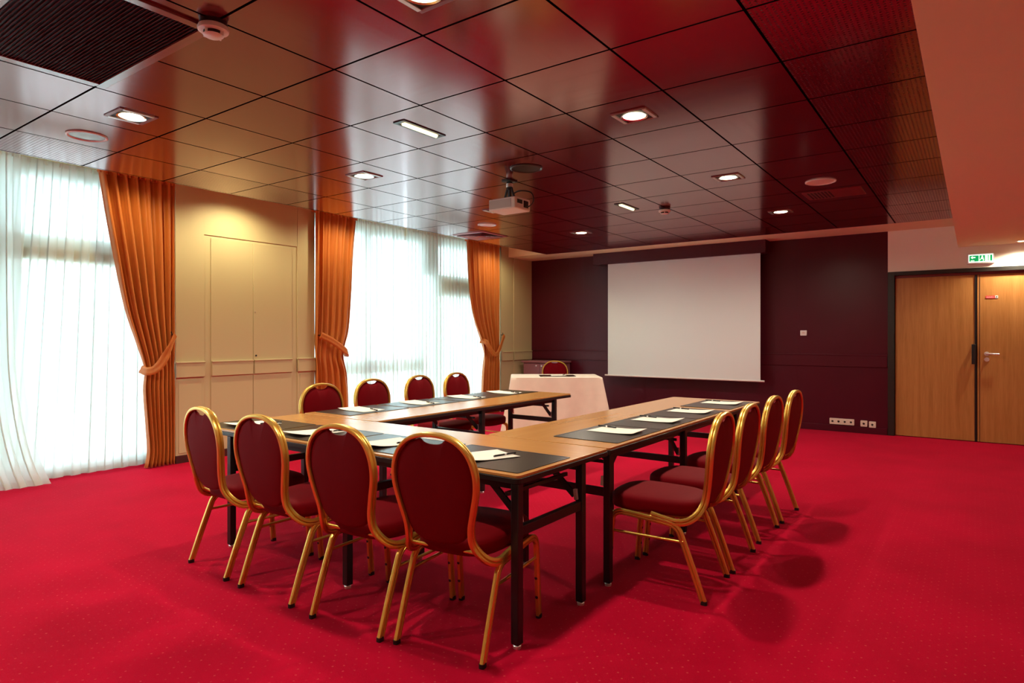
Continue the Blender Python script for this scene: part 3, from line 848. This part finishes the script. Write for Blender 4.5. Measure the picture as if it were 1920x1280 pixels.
# fold creases in the cloth
v_, p_ = t.pos()
cr = t.m('ADD', t.m('LESS_THAN', t.m('ABSOLUTE', t.m('SUBTRACT', p_['X'], .02)), .006), t.m('ADD', t.m('LESS_THAN', t.m('ABSOLUTE', t.m('SUBTRACT', p_['Z'], .50)), .005), t.m('LESS_THAN', t.m('ABSOLUTE', t.m('SUBTRACT', p_['Z'], .20)), .005)))
t.bump(cr, .6, .006)
cl.location = ct.location; cl.rotation_euler = (0, 0, TH)
tag(cl, 'pale cloth hanging to the floor over the corner presenter table', 'tablecloth')

# ================================================================== CHAIRS
def grooved(a, b):
    """tube section: a = half width (broad), b = half thickness, two shallow grooves"""
    return [(-a, 0), (-a * .9, b * .72), (-a * .5, b), (-a * .20, b * .96), (0, b * .25), (a * .20, b * .96), (a * .5, b), (a * .9, b * .72),
            (a, 0), (a * .9, -b * .72), (a * .5, -b), (a * .20, -b * .96), (0, -b * .25), (-a * .20, -b * .96), (-a * .5, -b), (-a * .9, -b * .72)]
FRAME = [(.212, .27, .396), (.212, .20, .384), (.210, .14, .376), (.200, .088, .386), (.180, .046, .418), (.158, .018, .468), (.157, .004, .53),
         (.177, -.010, .61), (.196, -.021, .695), (.194, -.028, .765), (.170, -.033, .828), (.125, -.036, .873), (.066, -.038, .897), (0, -.039, .904)]
def make_chair():
    r = empty('banquet_chair')
    half = FRAME
    full = [(-x, y, z) for x, y, z in half] + [p for p in half[::-1]][1:]
    P = catmull(full, 6)
    outs = [(p.x, 0, max(0, (p.z - .60)) * 1.0) if p.z > .6 else (p.x, 0, 0) for p in P]
    MB().sweep(P, grooved(.019, .0105), outs=outs).build('back_frame', M['gold'], r, angle=50)
    # padded back
    fy = sorted((z, y) for x, y, z in half if z > .46)
    hl = [(0, .452), (.055, .455), (.100, .468), (.132, .495), (.148, .535), (.166, .605), (.185, .695), (.182, .765), (.158, .825), (.115, .866), (.074, .883), (.060, .885), (.046, .873), (.024, .866), (0, .864)]
    dn = catmull([(x, z, 0) for x, z in hl], 4)
    outl = [(p.x, p.y) for p in dn] + [(-p.x, p.y) for p in dn[::-1][1:-1]]
    c = (0, .68); N = len(outl); rings = 7; vs = []; fs = []
    for side, th in ((1, .026), (-1, .014)):
        for k in range(rings + 1):
            q = k / rings
            q = 1 - (1 - q) ** 1.6
            t_ = .004 + th * max(0, 1 - q ** 3.2) ** .6
            for x, z in outl:
                X = c[0] + (x - c[0]) * q; Z = c[1] + (z - c[1]) * q
                vs.append((X, interp(fy, Z) + side * t_, Z))
    for s_ in range(2):
        o = s_ * (rings + 1) * N
        for k in range(rings):
            for i in range(N): fs.append((o + k * N + i, o + k * N + (i + 1) % N, o + (k + 1) * N + (i + 1) % N, o + (k + 1) * N + i))
    o = (rings + 1) * N
    for i in range(N): fs.append((rings * N + i, rings * N + (i + 1) % N, o + rings * N + (i + 1) % N, o + rings * N + i))
    MB().add(vs, fs).build('backrest', M['chair_fabric'], r, angle=70)
    # seat
    def outline(s_):
        pts = []
        for i in range(64):
            a = 2 * PI * i / 64; ca, sa = math.cos(a), math.sin(a); n_ = 3.6
            x = math.copysign(abs(ca) ** (2 / n_), ca); y = math.copysign(abs(sa) ** (2 / n_), sa)
            wd = .184 + .030 * (y + 1) / 2
            pts.append((x * wd * s_, .285 + y * .236 * s_ + (.012 * (1 - x * x) if y > 0 else 0)))
        return pts
    vs = []; lv = [(.93, .396), (.985, .402), (1.0, .422), (1.005, .445), (.99, .459), (.95, .469), (.85, .477), (.65, .484), (.4, .487), (.15, .488)]
    for s_, z in lv: vs += [(x, y, z + .010 * (y - .29) * (z > .45)) for x, y in outline(s_)]
    fs = [(k * 64 + i, k * 64 + (i + 1) % 64, (k + 1) * 64 + (i + 1) % 64, (k + 1) * 64 + i) for k in range(len(lv) - 1) for i in range(64)]
    fs += [tuple(range(64))[::-1], tuple((len(lv) - 1) * 64 + i for i in range(64))]
    MB().add(vs, fs).build('seat', M['chair_fabric'], r, angle=70)
    sec = grooved(.0165, .0105)
    for s_ in (-1, 1):
        x = s_ * .211
        rear = catmull([(x, .004, .012), (x, .06, .170), (x, .112, .306), (x, .128, .340), (x, .155, .362), (x, .20, .370), (x, .28, .378)], 5)
        front = catmull([(x, .28, .378), (x, .40, .388), (x, .448, .385), (x, .475, .365), (x, .484, .33), (x, .497, .17), (x, .510, .012)], 5)
        lr = MB().sweep(rear, sec, out=(s_, 0, 0)).build('leg', M['gold'], r, angle=50)
        lf = MB().sweep(front, sec, out=(s_, 0, 0)).build('leg', M['gold'], r, angle=50)
        for lg, yy in ((lr, 0.002), (lf, .511)):
            MB().prism(rrect(-.012, .012, -.0155, .0155, .008, 3), 0, .018).build('foot_cap', M['black_plastic'], lg, loc=(x, yy, 0))
        for zz in (.10, .19):
            MB().lathe([(0, -.006), (.007, -.004), (.007, 0), (0, 0)], (x, .496 - (zz - .1) * .075 - .006, zz), 12, 'y').build('bumper', M['black_plastic'], lf)
        MB().tube([(x, .104, .285), (x, .486, .285)], .0075, 10).build('stretcher', M['gold'], r)
    MB().tube([(-.178, .062, .420), (.178, .062, .420)], .008, 10).build('back_rail', M['gold'], r)
    return r
chair_proto = make_chair()
used = [0]
def put_chair(x, y, deg, label, group):
    c = chair_proto if used[0] == 0 else dup_tree(chair_proto)
    used[0] += 1
    c.location = (x, y, 0); c.rotation_euler = (0, 0, math.radians(deg))
    tag(c, label, 'chair', group)
G1, G2, G3 = 'chairs along the near table', 'chairs along the right arm of the U', 'chairs along the window arm of the U'
put_chair(-1.770, 1.920, 8, 'red gold-framed banquet chair nearest the viewer, back turned, at the near table corner', G1)
put_chair(-2.262, 1.848, 4, 'red gold-framed banquet chair second from the right along the near table', G1)
put_chair(-2.863, 1.842, 1, 'red gold-framed banquet chair third from the right along the near table', G1)
put_chair(-3.433, 1.858, -4, 'red gold-framed banquet chair at the left end of the near table', G1)
put_chair(-1.070, 3.248, 93, 'red banquet chair nearest the viewer on the right arm, seen fully in side view', G2)
put_chair(-1.077, 3.746, 91, 'red banquet chair second from the viewer on the right arm', G2)
put_chair(-1.090, 4.345, 89, 'red banquet chair third from the viewer on the right arm', G2)
put_chair(-1.080, 4.889, 89, 'red banquet chair farthest from the viewer on the right arm', G2)
put_chair(-4.30, 3.30, -92, 'red banquet chair nearest the cupboard on the window arm', G3)
put_chair(-4.405, 3.935, -90, 'bright red banquet chair second along the window arm, between drape and sheer', G3)
put_chair(-4.44, 4.58, -88, 'red banquet chair third along the window arm, in front of the sheer', G3)
put_chair(-4.44, 5.14, -88, 'red banquet chair at the far end of the window arm', G3)
put_chair(-5.35, 8.51, 216, 'red banquet chair behind the cloth-covered corner table', 'chair at the corner table')

# ================================================================== PLACE SETTINGS
def setting(x, y, rz, paper_off, pen_rel, pen_rot, where, curl=1.0, mat_l=.61, mat_d=.43, z=TZ, paper_rot=0.):
    rm = Matrix.Rotation(rz, 4, 'Z')
    m_ = MB().prism(rrect(-mat_l / 2, mat_l / 2, -mat_d / 2, mat_d / 2, .012), 0, .0028).build('desk_mat', M['mat_leather'], bevel=.0008)
    m_.location = (x, y, z + .0004); m_.rotation_euler = (0, 0, rz)
    MB().box(-mat_l / 2 + .012, mat_l / 2 - .012, mat_d / 2 - .014, mat_d / 2 - .011, .0027, .0034).build('stitched_seam', M['black_edge'], m_)
    tag(m_, 'dark leather desk mat ' + where, 'desk mat', 'desk mats')
    def fn(a, b, top=1):
        X = (a - .5) * .215; Y = (b - .5) * .30
        k = max(0, .5 - b) * 2
        k2 = max(0, abs(a - .5) * 2 - .3)
        return (X, Y, .0006 + .016 * curl * (k ** 2.2) * (.5 + .5 * a) + .004 * curl * k2 * k2)
    pm = MB().grid(fn, 8, 14)
    p_ = pm.build('notepaper', M['paper'], solid=.0012, angle=60)
    pw = rm @ Vector((paper_off[0], paper_off[1], 0))
    p_.location = (x + pw.x, y + pw.y, z + .0044); p_.rotation_euler = (0, 0, rz + paper_rot)
    tag(p_, 'cream note paper with lifted edge ' + where, 'paper', 'sheets of note paper')
    pn = MB().tube([(-.070, 0, .0052), (-.060, 0, .0052), (.052, 0, .0052)], .0048, 10)
    pn.sweep([(.052, 0, .0052), (.066, 0, .0052)], circ(.0048, 10), out=(0, 0, 1))
    pq = pn.build('pen', M['pen_black'], angle=50)
    MB().lathe([(.0052, -.006), (.0056, -.004), (.0056, .004), (.0052, .006)], (0, 0, .0052), 12, 'x').build('band', M['pen_clip'], pq)
    MB().box(-.066, -.030, -.0012, .0012, .0102, .0115).build('clip', M['pen_clip'], pq)
    qw = rm @ Vector((pen_rel[0], pen_rel[1], 0))
    pq.location = (x + qw.x, y + qw.y, z + .0085); pq.rotation_euler = (0, 0, rz + pen_rot)
    tag(pq, 'black pen with pale band ' + where, 'pen', 'black pens')

near = ['at the near table corner, behind the nearest chair', 'second from the right on the near table', 'third from the right on the near table', 'at the left end of the near table']
for k, (x, y, rz) in enumerate(((-1.858, 2.392, 0), (-2.500, 2.385, .02), (-3.135, 2.388, -.01), (-3.765, 2.385, .0))):
    setting(x, y, rz, (-.045, -.02), (.045 if k != 3 else .06, .045), math.radians(78), 'on the ' * 0 + near[k], curl=1.1, mat_d=.435, paper_rot=math.radians(-22 if k == 0 else -12), mat_l=.612 if k < 3 else .60)
rt = ['nearest the viewer on the right arm', 'second from the viewer on the right arm', 'third from the viewer on the right arm', 'at the far end of the right arm']
for k, y in enumerate((3.40, 4.015, 4.635, 5.38)):
    setting(-1.760, y, PI / 2, (.09, -.005), (.165, .10), math.radians(80), rt[k], curl=.8, mat_l=.60 if k < 3 else .66, mat_d=.41)
lf = ['nearest the viewer on the window arm', 'second from the viewer on the window arm', 'third from the viewer on the window arm', 'at the far end of the window arm']
for k, y in enumerate((3.34, 3.97, 4.60, 5.20)):
    setting(-3.865, y, -PI / 2, (.02, .0), (.0, .12), math.radians(70), lf[k], curl=.8, mat_l=.60, mat_d=.41)
c_, s_ = math.cos(TH), math.sin(TH)
mx, my = .03, -.03
setting(-4.82 + c_ * mx - s_ * my, 7.66 + s_ * mx + c_ * my, TH, (.02, .0), (.10, .05), 1.3, 'on the cloth of the corner table', curl=.4, mat_l=.50, mat_d=.36, z=.7385)
